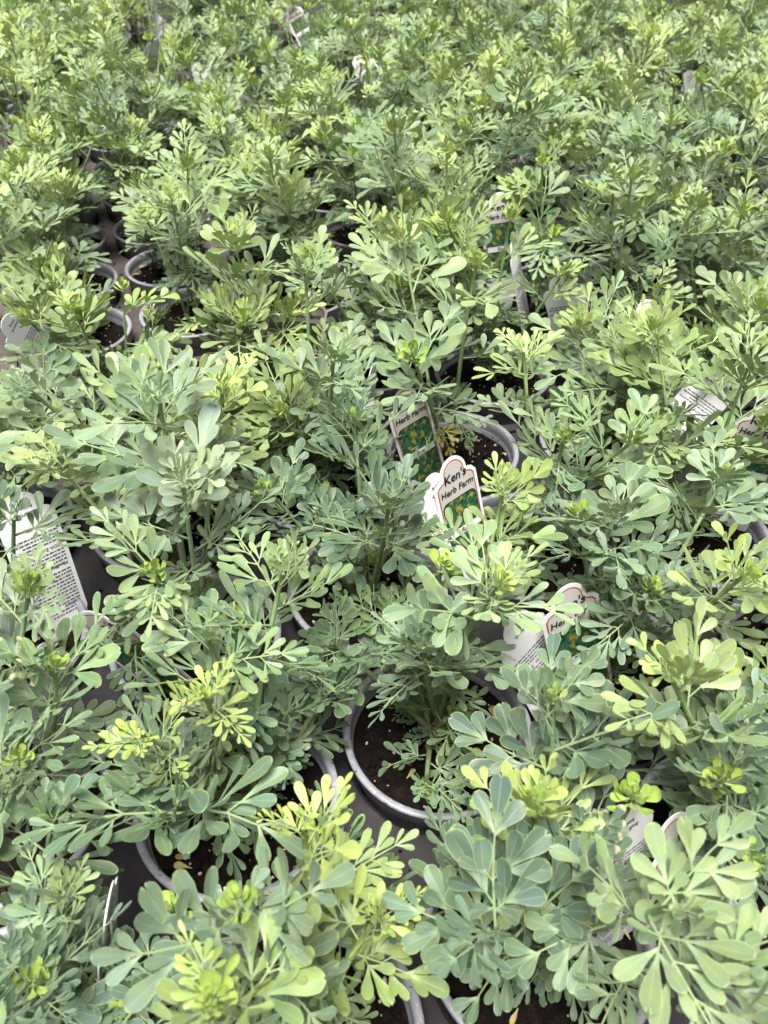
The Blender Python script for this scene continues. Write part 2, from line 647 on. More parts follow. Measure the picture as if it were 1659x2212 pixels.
def compound_leaf(seed, broad=1.0, pairs=2, simple=False, bend=0.5, burn_p=0.0):
    """twice-divided rue leaf, 1 unit long"""
    B = LeafBuilder(seed)
    r = B.r
    V2 = lambda x, y: Vector((x, y, 0))
    ax = 0.0
    pts = [V2(0, 0)]
    pet = r.uniform(0.12, 0.22)
    nodes = [pet]
    for k in range(pairs):
        nodes.append(nodes[-1] + r.uniform(0.18, 0.24) * (0.92 ** k))
    wob = r.uniform(-0.05, 0.05)
    pos = lambda y: V2(wob * math.sin(y * 3.0), y)
    prev = V2(0, 0)
    for y in nodes:
        B.stalk(prev, pos(y), 0.013 - 0.006 * prev.y, 0.013 - 0.006 * y)
        prev = pos(y)

    def group(o, ang, length, n):
        """a pinna: stalk then a terminal lobe with side lobes"""
        st = length * (r.uniform(0.18, 0.30) if n > 1 else 0.08)
        d = Vector((math.sin(ang), math.cos(ang), 0))
        tip = o + d * st
        tip.z += r.uniform(-0.01, 0.02)
        B.stalk(o, tip, 0.009, 0.007)
        ll = length - st
        W = ll * r.uniform(0.125, 0.165) * broad
        bp = lambda: 1.0 if r.random() < burn_p else 0.0
        nt = r.uniform(0.05, 0.14) if r.random() < 0.35 else 0.0
        B.lobe(tip, ang + r.uniform(-0.08, 0.08), ll, W, r.uniform(-0.12, 0.28), r.uniform(-0.3, 0.3), r.uniform(-0.25, 0.45), bp(), nt)
        if n >= 3:
            for sg in (-1, 1):
                l2 = ll * r.uniform(0.62, 0.88)
                B.lobe(tip - d * st * r.uniform(0.0, 0.35), ang + sg * r.uniform(0.46, 0.76), l2, l2 * r.uniform(0.125, 0.168) * broad, r.uniform(-0.15, 0.35), r.uniform(-0.4, 0.4), r.uniform(-0.25, 0.5), bp())
            if n >= 4:
                for sg in (-1, 1):
                    l2 = ll * r.uniform(0.36, 0.55)
                    B.lobe(o + d * st * r.uniform(0.1, 0.5), ang + sg * r.uniform(0.7, 1.0), l2, l2 * r.uniform(0.16, 0.20) * broad, r.uniform(-0.1, 0.4), r.uniform(-0.4, 0.4), r.uniform(-0.2, 0.5), bp())
        elif n == 2:
            sg = r.choice((-1, 1))
            l2 = ll * r.uniform(0.6, 0.85)
            B.lobe(tip - d * st * 0.2, ang + sg * r.uniform(0.40, 0.66), l2, l2 * r.uniform(0.125, 0.168) * broad, r.uniform(-0.1, 0.3), r.uniform(-0.3, 0.3), r.uniform(-0.2, 0.4), bp())

    for k, y in enumerate(nodes[:-1]):
        f = 1 - 0.18 * k
        for sg in (-1, 1):
            n = 1 if simple else (r.choice((3, 3, 4)) if k == 0 else (3 if r.random() < 0.5 else 2))
            group(pos(y + r.uniform(-0.03, 0.03)), sg * r.uniform(0.62, 0.98) - sg * 0.08 * k, r.uniform(0.48, 0.60) * f * (0.75 if simple else 1), n)
    group(pos(nodes[-1]), r.uniform(-0.08, 0.08), max(0.34, 1.0 - nodes[-1]) * r.uniform(0.95, 1.1), 3)
    if not simple and r.random() < 0.7:                               # small lobes at the foot of the first pair
        for sg in (-1, 1):
            B.lobe(pos(nodes[0]), sg * r.uniform(1.3, 2.0), r.uniform(0.14, 0.22), 0.036 * broad, 0.4, 0, 0.2)
    return B.finish('leaf', bend, r.uniform(-0.05, 0.40), r.uniform(-0.5, 0.5))


def sprout_mesh(seed, n=20):
    """crowded young leaves at a shoot tip, 1 unit tall"""
    B = LeafBuilder(seed)
    r = B.r
    for i in range(n):
        t = (i + 0.5) / n
        ang = i * 2.4 + r.uniform(-0.3, 0.3)
        L = (0.62 - 0.34 * t) * r.uniform(0.75, 1.15)
        o = Vector((0.10 * (1 - t) * math.sin(ang), 0.10 * (1 - t) * math.cos(ang), 0.05 + 0.50 * t))
        B.lobe(o, ang, L, L * r.uniform(0.20, 0.27), r.uniform(0.15, 0.6) + 0.6 * t, r.uniform(-0.4, 0.4), r.uniform(0.2, 0.9))
    B.stalk(Vector((0, 0, -0.05)), Vector((0.001, 0, 0.72)), 0.05, 0.02)
    return B.finish('sprout', 0.0, 0.0, 0.0)


LEAVES = [compound_leaf(100 + i, broad=RND.uniform(0.86, 1.10), pairs=2, bend=RND.uniform(-0.25, 0.9)) for i in range(16)]
LEAVES += [compound_leaf(150 + i, broad=RND.uniform(0.84, 1.04), pairs=3, bend=RND.uniform(-0.1, 1.0)) for i in range(12)]
BROAD = [compound_leaf(200 + i, broad=RND.uniform(1.25, 1.48), pairs=2, bend=RND.uniform(-0.2, 0.7)) for i in range(8)]
SIMPLE = [compound_leaf(300 + i, broad=RND.uniform(0.95, 1.15), pairs=1, simple=True, bend=RND.uniform(-0.3, 0.5)) for i in range(8)]
BURNT = [compound_leaf(340 + i, broad=1.05, pairs=2, bend=RND.uniform(0, 0.6), burn_p=0.6) for i in range(3)]
SPROUTS = [sprout_mesh(400 + i) for i in range(5)]

def fallen_mesh(seed):
    B = LeafBuilder(seed)
    B.lobe(Vector((0, -0.5, 0)), 0.0, 1.0, 0.20, 0.0, 0.0, B.r.uniform(0.1, 0.6), 0.0)
    return B.finish('fallen_leaf', B.r.uniform(0.2, 1.0), 0.0, B.r.uniform(-0.6, 0.6))


FALLEN = [fallen_mesh(500 + i) for i in range(4)]

# ------------------------------------------------------------------ leaf colours (real differences between young, waxy and old leaves)
C_BLUE = (0.118, 0.172, 0.118)
C_GREEN = (0.130, 0.212, 0.098)
C_PALE = (0.245, 0.325, 0.190)
C_YEL = (0.400, 0.485, 0.100)
C_LIME = (0.280, 0.400, 0.085)
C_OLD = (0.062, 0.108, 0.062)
C_BODY = (0.116, 0.172, 0.108)
C_GOLD = (0.400, 0.330, 0.090)


def mixc(a, b, t):
    return tuple(x + (y - x) * t for x, y in zip(a, b))


def stem_mesh(pts, r0, r1, seg=6):
    V, F = [], []
    n = len(pts)
    for i, p in enumerate(pts):
        d = (pts[min(i + 1, n - 1)] - pts[max(i - 1, 0)]).normalized()
        s = d.cross(Vector((0.3, 1, 0.1))).normalized()
        u = s.cross(d)
        r = r0 + (r1 - r0) * (i / (n - 1))
        for k in range(seg):
            a = 2 * math.pi * k / seg
            V.append(p + s * (math.cos(a) * r) + u * (math.sin(a) * r))
    for i in range(n - 1):
        for k in range(seg):
            k2 = (k + 1) % seg
            F.append((i * seg + k, (i + 1) * seg + k, (i + 1) * seg + k2, i * seg + k2))
    F.append(tuple((n - 1) * seg + k for k in range(seg)))
    return mesh_from('stem', V, F, M_STEM)


N_LEAF = 0


# places where the photograph shows a tag, open compost or a gap with no leaf in front: (u, v, half width, half height)
CLEAR = [
    (835, 1620, 115, 110), (960, 1640, 50, 40), (585, 1850, 60, 60), (430, 1880, 70, 40), (290, 1930, 45, 80), (1130, 2140, 80, 60), (850, 1790, 45, 40),
    (268, 615, 66, 220), (240, 480, 56, 80), (205, 325, 54, 54), (440, 1225, 45, 16), (360, 1190, 40, 16), (140, 1190, 18, 25),
    (1066, 490, 74, 190), (1108, 560, 16, 90), (1200, 655, 50, 50), (1545, 860, 50, 45), (1645, 915, 20, 30), (990, 1035, 70, 70), (928, 1058, 26, 22),
    (325, 1062, 50, 30), (70, 1130, 80, 130), (120, 1245, 30, 30), (235, 1390, 28, 50), (120, 1460, 44, 160), (1125, 1420, 55, 70),
    (1395, 1900, 36, 150), (1385, 1790, 30, 50), (258, 2010, 9, 70),
    (318, 58, 52, 62), (340, 120, 36, 100), (640, 45, 62, 70), (612, 60, 34, 62), (772, 148, 60, 60), (1480, 168, 40, 36), (412, 155, 28, 30), (14, 230, 44, 90), (18, 725, 16, 20),
    (585, 705, 6, 45), (678, 705, 22, 40), (802, 860, 6, 60), (282, 75, 12, 20),
    (100, 1640, 40, 50), (250, 1235, 25, 20), (770, 1120, 40, 20),
]
CLEAR = [(u, v, a * (0.58 if k < 13 else 0.36), b * (0.58 if k < 13 else 0.36), project(pix(u, v, RIM_Z + 0.02))[2]) for k, (u, v, a, b) in enumerate(CLEAR)]


def in_the_way(p, size):
    pr = project(p)
    if pr is None:
        return False
    m = 0.17 * size * 1671 / pr[2]
    for (u, v, a, b, dep) in CLEAR:
        mm = m if v > 300 else m * 2.3
        if pr[2] < dep and ((pr[0] - u) / (a + mm)) ** 2 + ((pr[1] - v) / (b + mm)) ** 2 < 1:
            return True
    return False


def add_leaf(stem, pool, rr, p, direction, size, col, roll):
    global N_LEAF
    if in_the_way(stem.parent.location + p + direction.normalized() * (size * 0.6), size):
        return None
    N_LEAF += 1
    o = new_obj('leaf', rr.choice(pool), stem)
    y = direction.normalized()
    z = Vector((0, 0, 1)) - y * y.z
    if z.length < 0.15:
        z = Vector((0, -1, 0.2)) - y * y.dot(Vector((0, -1, 0.2)))
    z.normalize()
    x = y.cross(z)
    M = Matrix((x, y, z)).transposed() @ Matrix.Rotation(roll, 3, 'Y')
    M = M.to_4x4()
    sx = size * rr.uniform(0.92, 1.08)
    M = Matrix.Translation(p) @ M @ Matrix.Diagonal((sx, size, size, 1))
    o.matrix_basis = M
    v = rr.uniform(0.88, 1.12)
    o.color = (min(1, col[0] * v), min(1, col[1] * v * rr.uniform(0.97, 1.03)), min(1, col[2] * v * rr.uniform(0.9, 1.1)), 1)
    return o


def grow_shoot(root, rr, base, tip, tone, leaf_len, n_leaf, broad=0.0, young=0.5, sprout=0.8, thick=1.0, low_leaves=2, first=0.34, spread=1.0):
    """one stem with spiralling leaves; base and tip in the plant's own space"""
    mid = base.lerp(tip, 0.5)
    out = Vector((tip.x - base.x, tip.y - base.y, 0))
    mid -= out * rr.uniform(-0.05, 0.22)
    mid += Vector((rr.uniform(-0.006, 0.006), rr.uniform(-0.006, 0.006), 0))
    pts = []
    NP = 9
    for i in range(NP):
        t = i / (NP - 1)
        pts.append(base * ((1 - t) ** 2) + mid * (2 * t * (1 - t)) + tip * (t * t))
    stem = new_obj('stem', stem_mesh(pts, 0.0021 * thick, 0.0011 * thick), root)
    sc = mixc((0.20, 0.29, 0.12), tone, 0.45)
    stem.color = (*sc, 1)
    H = (tip - base).length

    def at(t):
        f = t * (NP - 1)
        i = min(int(f), NP - 2)
        return pts[i].lerp(pts[i + 1], f - i)

    def axis(t):
        f = t * (NP - 1)
        i = min(int(f), NP - 2)
        return (pts[i + 1] - pts[i]).normalized()

    az0 = rr.uniform(0, 6.283)
    for k in range(n_leaf + low_leaves):
        if k < low_leaves:
            t = rr.uniform(0.10, first)
            size = leaf_len * rr.uniform(0.5, 0.75)
            elev = math.radians(rr.uniform(-5, 35))
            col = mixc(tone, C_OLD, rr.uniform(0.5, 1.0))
            if rr.random() < 0.05:
                col = C_GOLD
            pool = LEAVES
        else:
            g = (k - low_leaves) / max(1, n_leaf - 1)
            t = first + (1 - first) * (1 - (1 - g) ** 1.5)
            t = min(0.995, t)
            size = leaf_len * (0.82 + 0.34 * math.sin(math.pi * min(1, g * 1.05)) - 0.42 * g ** 3) * rr.uniform(0.85, 1.15)
            elev = math.radians(16 + 52 * g ** 1.5 + rr.uniform(-14, 14)) / spread
            gg = g ** 2.2
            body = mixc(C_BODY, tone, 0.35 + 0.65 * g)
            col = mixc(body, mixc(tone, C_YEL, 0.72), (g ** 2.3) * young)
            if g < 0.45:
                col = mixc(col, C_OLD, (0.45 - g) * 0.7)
            pool = BROAD if rr.random() < broad else (LEAVES if g < 0.9 else SIMPLE + LEAVES[:6])
            if rr.random() < 0.01:
                pool = BURNT
        a = az0 + k * 2.39996 + rr.uniform(-0.35, 0.35)
        ax = axis(t)
        hz = Vector((math.cos(a), math.sin(a), 0))
        hz = (hz - ax * hz.dot(ax)).normalized()
        d = hz * math.cos(elev) + ax * math.sin(elev)
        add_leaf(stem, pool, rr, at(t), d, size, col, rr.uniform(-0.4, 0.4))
    if rr.random() < sprout:
        o = new_obj('sprout', rr.choice(SPROUTS), stem)
        s = leaf_len * rr.uniform(0.22, 0.36)
        o.matrix_basis = Matrix.Translation(tip) @ axis(1.0).to_track_quat('Z', 'Y').to_matrix().to_4x4() @ Matrix.Diagonal((s, s, s, 1))
        o.color = (*mixc(C_LIME, C_YEL, rr.random() * 0.6), 1)
    return stem


def grow_sprout(root, rr, base, tip, size):
    """a bare shoot ending in a knot of crowded young leaves"""
    s = grow_shoot(root, rr, base, tip, C_GREEN, 0.03, 2, 0, 0.8, 0.0, 0.9, 1, 0.5)
    o = new_obj('sprout', rr.choice(SPROUTS), s)
    o.matrix_basis = Matrix.Translation(tip - Vector((0, 0, size * 0.3))) @ Euler((rr.uniform(-0.3, 0.3), rr.uniform(-0.3, 0.3), rr.uniform(0, 6))).to_matrix().to_4x4() @ Matrix.Diagonal((size * 1.25, size * 1.25, size, 1))
    o.color = (*mixc(C_LIME, C_YEL, rr.random() * 0.4), 1)


# ------------------------------------------------------------------ hero shoots read off the photograph: (u, v, height over rim, tone, leaf length, leaves, broad, young)
HERO = [
    (1452, 1470, 0.145, mixc(C_PALE, C_YEL, 0.45), 0.052, 9, 0.7, 0.6),
    (1195, 1520, 0.115, C_BLUE, 0.060, 8, 0.9, 0.1),
    (1150, 1745, 0.110, mixc(C_PALE, C_YEL, 0.7), 0.046, 8, 0.6, 0.8),
    (1560, 1690, 0.110, C_BLUE, 0.060, 8, 0.8, 0.1),
    (1055, 2010, 0.120, C_BLUE, 0.060, 7, 1.0, 0.0),
    (1450, 1960, 0.145, mixc(C_PALE, C_YEL, 0.1), 0.056, 8, 0.8, 0.2),
    (1560, 2090, 0.130, C_PALE, 0.056, 7, 0.8, 0.2),
    (655, 1790, 0.125, mixc(C_YEL, C_PALE, 0.25), 0.042, 8, 0.2, 1.0),
    (805, 1990, 0.100, mixc(C_YEL, C_GREEN, 0.35), 0.044, 8, 0.2, 0.6),
    (520, 1965, 0.130, mixc(C_BLUE, C_PALE, 0.5), 0.060, 9, 0.4, 0.0),
    (470, 2160, 0.140, mixc(C_YEL, C_GREEN, 0.5), 0.050, 8, 0.5, 0.3),
    (375, 1770, 0.095, mixc(C_BLUE, C_GREEN, 0.4), 0.062, 8, 0.3, 0.0),
    (345, 1655, 0.085, mixc(C_BLUE, C_GREEN, 0.5), 0.056, 7, 0.3, 0.1),
    (440, 1500, 0.125, mixc(C_YEL, C_PALE, 0.3), 0.036, 8, 0.0, 1.0),
    (300, 1590, 0.110, mixc(C_YEL, C_PALE, 0.3), 0.034, 7, 0.0, 1.0),
    (915, 1400, 0.100, mixc(C_BLUE, C_PALE, 0.30), 0.047, 11, 0.3, 0.0),
    (1075, 1270, 0.130, C_PALE, 0.058, 9, 0.4, 0.5),
    (1085, 1070, 0.130, mixc(C_GREEN, C_YEL, 0.35), 0.055, 9, 0.6, 0.5),
    (840, 1090, 0.120, C_BLUE, 0.058, 10, 0.5, 0.0),
    (345, 870, 0.150, mixc(C_BLUE, C_PALE, 0.55), 0.066, 10, 0.6, 0.1),
    (480, 850, 0.130, mixc(C_PALE, C_YEL, 0.6), 0.044, 7, 0.4, 0.6),
    (395, 1050, 0.155, mixc(C_PALE, (0.42, 0.50, 0.34), 0.6), 0.062, 9, 0.5, 0.2),
    (120, 1000, 0.145, mixc(C_PALE, C_YEL, 0.25), 0.058, 8, 0.4, 0.4),
    (610, 1240, 0.130, mixc(C_GREEN, C_PALE, 0.4), 0.056, 9, 0.4, 0.4),
    (340, 1240, 0.130, mixc(C_GREEN, C_PALE, 0.5), 0.056, 9, 0.4, 0.5),
    (450, 1380, 0.120, mixc(C_GREEN, C_PALE, 0.3), 0.052, 8, 0.2, 0.4),
    (765, 915, 0.120, C_BLUE, 0.056, 9, 0.3, 0.0),
    (720, 780, 0.120, mixc(C_BLUE, C_PALE, 0.4), 0.054, 9, 0.5, 0.3),
    (1605, 1245, 0.135, mixc(C_PALE, C_YEL, 0.5), 0.056, 9, 0.6, 0.6),
    (1360, 960, 0.120, mixc(C_GREEN, C_PALE, 0.4), 0.054, 9, 0.4, 0.4),
    (1215, 950, 0.120, C_PALE, 0.054, 9, 0.4, 0.4),
    (1130, 760, 0.120, mixc(C_PALE, C_YEL, 0.3), 0.050, 9, 0.2, 0.6),
    (965, 330, 0.150, mixc(C_PALE, C_YEL, 0.4), 0.052, 11, 0.2, 0.8),
    (660, 590, 0.140, mixc(C_GREEN, C_BLUE, 0.5), 0.052, 9, 0.3, 0.3),
    (700, 1500, 0.060, mixc(C_GREEN, C_BLUE, 0.5), 0.054, 7, 0.4, 0.0),
    (610, 1540, 0.050, C_GREEN, 0.044, 6, 0.2, 0.0),
    (745, 1840, 0.070, C_GREEN, 0.050, 6, 0.3, 0.0),
    (110, 1780, 0.090, mixc(C_BLUE, C_GREEN, 0.3), 0.054, 9, 0.2, 0.0),
    (40, 1640, 0.100, mixc(C_BLUE, C_GREEN, 0.4), 0.054, 8, 0.2, 0.2),
    (130, 1960, 0.090, mixc(C_PALE, C_GREEN, 0.5), 0.044, 9, 0.1, 0.5),
    (70, 2130, 0.085, C_BLUE, 0.052, 10, 0.3, 0.0),
    (225, 2080, 0.070, mixc(C_BLUE, C_OLD, 0.3), 0.050, 9, 0.3, 0.0),
    (300, 2170, 0.065, mixc(C_BLUE, C_OLD, 0.3), 0.050, 8, 0.3, 0.0),
    (120, 1450, 0.110, mixc(C_GREEN, C_PALE, 0.4), 0.056, 8, 0.4, 0.3),
    (60, 1290, 0.130, mixc(C_BLUE, C_PALE, 0.3), 0.060, 8, 0.7, 0.3),
    (250, 1400, 0.060, mixc(C_BLUE, C_GREEN, 0.6), 0.044, 7, 0.4, 0.0),
    (1330, 1130, 0.115, mixc(C_BLUE, C_PALE, 0.3), 0.056, 9, 0.4, 0.1),
    (1250, 1130, 0.110, C_BLUE, 0.056, 8, 0.4, 0.0),
    (1560, 1040, 0.120, mixc(C_BLUE, C_PALE, 0.5), 0.054, 8, 0.4, 0.2),
    (1550, 1480, 0.100, mixc(C_GREEN, C_YEL, 0.3), 0.050, 8, 0.3, 0.4),
    (1400, 1280, 0.095, C_BLUE, 0.052, 9, 0.2, 0.0),
    (840, 1330, 0.060, C_GREEN, 0.042, 7, 0.0, 0.3),
    (720, 1390, 0.075, mixc(C_GREEN, C_BLUE, 0.4), 0.050, 8, 0.2, 0.0),
    (580, 1060, 0.100, mixc(C_GREEN, C_BLUE, 0.4), 0.056, 8, 0.3, 0.0),
    (700, 1120, 0.075, mixc(C_BLUE, C_GREEN, 0.4), 0.050, 8, 0.2, 0.0),
    (920, 1690, 0.030, mixc(C_GREEN, C_BLUE, 0.5), 0.048, 6, 0.3, 0.0),
    (1260, 1830, 0.090, C_BLUE, 0.056, 7, 0.6, 0.0),
    (1010, 1880, 0.080, C_BLUE, 0.056, 6, 0.8, 0.0),
    (1620, 1850, 0.090, C_BLUE, 0.056, 7, 0.6, 0.0),
    (1630, 1560, 0.100, C_BLUE, 0.056, 8, 0.6, 0.1),
    (1330, 1600, 0.085, C_BLUE, 0.054, 7, 0.7, 0.0),
    (30, 1120, 0.120, C_BLUE, 0.052, 8, 0.3, 0.0),
    (60, 840, 0.120, mixc(C_BLUE, C_PALE, 0.6), 0.052, 9, 0.3, 0.2),
    (990, 1340, 0.080, mixc(C_GREEN, C_BLUE, 0.4), 0.044, 7, 0.1, 0.0),
]
HERO_SPROUT = [(1370, 1725, 0.105, 0.018), (955, 1225, 0.110, 0.018), (500, 1345, 0.110, 0.016), (370, 1960, 0.080, 0.016), (700, 1065, 0.08, 0.013), (950, 2030, 0.05, 0.012)]

pots3 = [Vector((x, y, 0)) for x, y in POTS]
hero_of = {}
for h in HERO:
    p = pix(h[0], h[1], RIM_Z + h[2] + (0.03 if h[1] < 900 else 0.0))
    i = min(range(len(pots3)), key=lambda k: (pots3[k] - Vector((p.x, p.y, 0))).length)
    hero_of.setdefault(i, []).append((p, h))
sprout_of = {}
for h in HERO_SPROUT:
    p = pix(h[0], h[1], RIM_Z + h[2])
    i = min(range(len(pots3)), key=lambda k: (pots3[k] - Vector((p.x, p.y, 0))).length)
    sprout_of.setdefault(i, []).append((p, h))

TONES = [C_BLUE, C_GREEN, C_PALE, mixc(C_BLUE, C_PALE, 0.5), mixc(C_GREEN, C_PALE, 0.5), mixc(C_GREEN, C_YEL, 0.4), mixc(C_PALE, C_YEL, 0.35)]
WTS = [2, 2, 3.2, 2.8, 2.8, 1.5, 2.2]

PLANTS = []
for i, (px, py) in enumerate(POTS):
    rr = random.Random(9000 + i * 17)
    root = new_obj('potted_rue', None)
    root.empty_display_size = 0.02
    root.location = (px, py, 0)
    pot = new_obj('pot', POT_MESH, root)
    pot.rotation_euler = (0, 0, rr.uniform(0, 6.28))
    rim = new_obj('rim', RIM_MESH, pot)
    soil = new_obj('compost', rr.choice(SOILS), root)
    soil.rotation_euler = (0, 0, rr.uniform(0, 6.28))
    for nm, pool in (('perlite', PERLS), ('compost_crumbs', CLODS)):
        c = new_obj(nm, rr.choice(pool), soil)
        c.rotation_euler = (0, 0, rr.uniform(0, 6.28))
        c['kind'] = 'stuff'
    if py < 1.1:
        for _ in range(rr.choice((1, 2, 3, 4))):
            a, r = rr.uniform(0, 6.28), rr.uniform(0.02, 0.052)
            fo = new_obj('fallen_leaf', rr.choice(FALLEN), root)
            sz = rr.uniform(0.007, 0.014)
            fo.matrix_basis = Matrix.Translation((r * math.cos(a), r * math.sin(a), 0.1045)) @ Euler((rr.uniform(-0.25, 0.25), rr.uniform(-0.25, 0.25), rr.uniform(0, 6.28))).to_matrix().to_4x4() @ Matrix.Diagonal((sz, sz, sz, 1))
            fo.color = (*rr.choice(((0.42, 0.28, 0.09), (0.50, 0.40, 0.16), (0.30, 0.17, 0.07), (0.45, 0.42, 0.12))), 1)
    loc = Vector((px, py, 0))
    off = Vector((rr.uniform(-0.008, 0.008), rr.uniform(-0.008, 0.008), 0.099))
    tone_here = []
    heights = []

    def near_base():
        return off + Vector((rr.uniform(-0.009, 0.009), rr.uniform(-0.009, 0.009), 0))

    heroes = hero_of.get(i, [])
    for (p, h) in heroes:
        grow_shoot(root, rr, near_base(), p - loc, mixc(h[3], mixc(C_BODY, C_PALE, 0.4), 0.08), h[4] * 0.95, max(6, int(h[5] * 1.0)), h[6], h[7], 0.5, 1.15, 1, 0.58)
        tone_here.append(h[3])
        heights.append(p.z)
    for (p, h) in sprout_of.get(i, []):
        grow_sprout(root, rr, near_base(), p - loc, h[3])
    pr = project(Vector((px, py, RIM_Z)))
    near = pr is not None and pr[1] > 1150
    if heroes and near:
        nfill, hmax = 2, 0.05
    elif heroes:
        nfill, hmax = 6, 0.15
    elif near:
        nfill, hmax = 5, 0.12
    else:
        nfill, hmax = rr.choice((4, 4, 5, 5)), rr.uniform(0.150, 0.20)
    lean = Vector((0, 0, 0))
    if pr and 540 < pr[1] < 800 and pr[0] < 480:          # the gap where the open pots show at the left
        lean = Vector((-0.030, 0.01, 0)) if pr[0] < 270 else Vector((0.012, 0.01, 0))
        nfill, hmax = 5, 0.15
    gap_fill = Vector((0, 0, 0))
    habit = rr.random()
    few = 0
    if not heroes and not near:
        if habit < 0.16:
            nfill, hmax, few = nfill - 1, hmax * 1.18, 2
        elif habit < 0.26:
            hmax *= 0.75
    if pr and pr[1] <= 540 and pr[0] < 520 and not heroes:
        nfill += 2
        gap_fill = AH * rr.uniform(-0.035, 0.035)
    ptone = rr.choices(TONES, WTS)[0]
    az0 = rr.uniform(0, 6.28)
    vig = rr.uniform(0.82, 1.08)
    for k in range(nfill):
        a = az0 + k * 6.283 / nfill + rr.uniform(-0.5, 0.5)
        first_big = (k == 0 and not heroes)
        hh = hmax * vig * (rr.uniform(0.85, 1.05) if first_big else rr.uniform(0.45, 0.95))
        latd = hh * (rr.uniform(0.0, 0.2) if first_big else rr.uniform(0.25, 0.60))
        b = near_base()
        tip = b + Vector((math.cos(a) * latd, math.sin(a) * latd, 0.016 + hh)) + lean * (hh / 0.12) + (gap_fill if k else gap_fill * 0.5)
        tone = mixc(ptone, rr.choices(TONES, WTS)[0], 0.45)
        young = rr.choice((0.2, 0.6, 0.9, 1.0))
        grow_shoot(root, rr, b, tip, tone, (rr.uniform(0.052, 0.070) if hmax > 0.1 else rr.uniform(0.042, 0.054)) * (0.85 if hh < 0.06 else 1), rr.choice((8, 9, 10, 11)) - few if hh > 0.06 else 5, 0.2, young, 0.75, rr.uniform(0.85, 1.1), 2 if hh > 0.06 else 1, 0.38)
        tone_here.append(tone)
        heights.append(tip.z)
    PLANTS.append((root, loc, tone_here, max(heights), len(heroes)))


# ------------------------------------------------------------------ plant tags
TW = 0.042


def tag_outline(inset=0.0, stake=True):
    """half-outline mirrored: arched top between two shoulders, straight sides, pointed stake"""
    w = TW / 2
    right = []
    R = 0.0125
    cz = -R
    for k in range(0, 9):
        a = math.radians(90 - 11.5 * k)
        right.append(((R - inset) * math.cos(a), cz + (R - inset) * math.sin(a)))
    right.append((0.0128 - inset * 0.9, -0.0150 - inset * 0.55))
    right += [(0.0150 - inset * 0.6, -0.0148 - inset), (0.0178 - inset * 0.6, -0.0160 - inset), (w - inset, -0.0200 - inset * 0.6)]
    right.append((w - inset, -0.100))
    if stake:
        right += [(w - 0.004, -0.112), (0.006, -0.148), (0.0015, -0.158)]
    left = [(-x, z) for x, z in reversed(right)]
    return right + [p for p in left if abs(p[0]) > 1e-6]


def flat(name, pts, y, mat, flip=False):
    V = [(x, y, z) for x, z in pts]
    f = list(range(len(V)))
    # outline runs clockwise seen from the front (-Y)
    return mesh_from(name, V, [tuple(f) if flip else tuple(reversed(f))], mat, False)


def tag_body():
    o = tag_outline()
    n = len(o)
    V = [(x, -0.0003, z) for x, z in o] + [(x, 0.0003, z) for x, z in o]
    F = [tuple(reversed(range(n))), tuple(range(n, 2 * n))]
    for k in range(n):
        k2 = (k + 1) % n
        F.append((k, k2, n + k2, n + k))
    return mesh_from('plant_tag', V, F, M_WHITE, False)


def loop_strip(name, a, b, y, mat):
    n = len(a)
    V = [(x, y, z) for x, z in a] + [(x, y, z) for x, z in b]
    F = [(k, n + k, n + (k + 1) % n, (k + 1) % n) for k in range(n)]
    return mesh_from(name, V, F, mat, False)


def round_rect(x0, x1, z0, z1, r, n=6):
    P = []
    for (cx, cz, a0) in ((x1 - r, z1 - r, 90), (x1 - r, z0 + r, 0), (x0 + r, z0 + r, -90), (x0 + r, z1 - r, 180)):
        for k in range(n + 1):
            a = math.radians(a0 - 90 * k / n)
            P.append((cx + r * math.cos(a), cz + r * math.sin(a)))
    return P


def text_mesh(name, txt, size, x, z, y, mat, shear=0.0, bold=0.0, flip180=False, back=False, align='CENTER', rot=0.0):
    cu = bpy.data.curves.new(name, 'FONT')
    cu.body = txt
    cu.size = size
    cu.align_x = align
    cu.align_y = 'CENTER'
    cu.shear = shear
    cu.offset = bold
    cu.resolution_u = 2
    cu.fill_mode = 'FRONT'
    ob = bpy.data.objects.new('lettering_source', cu)
    COL.objects.link(ob)
    dg = bpy.context.evaluated_depsgraph_get()
    me = bpy.data.meshes.new_from_object(ob.evaluated_get(dg))
    bpy.data.objects.remove(ob)
    bpy.data.curves.remove(cu)
    me.name = name
    M = Matrix.Rotation(math.pi / 2, 4, 'X')                  # text plane XY -> XZ facing -Y
    M = Matrix.Rotation(rot, 4, 'Y') @ M
    if back:
        M = Matrix.Rotation(math.pi, 4, 'Z') @ M
    if flip180:
        M = Matrix.Rotation(math.pi, 4, 'Y') @ M
    me.transform(Matrix.Translation((x, y, z)) @ M)
    me.materials.clear()
    me.materials.append(mat)
    return me


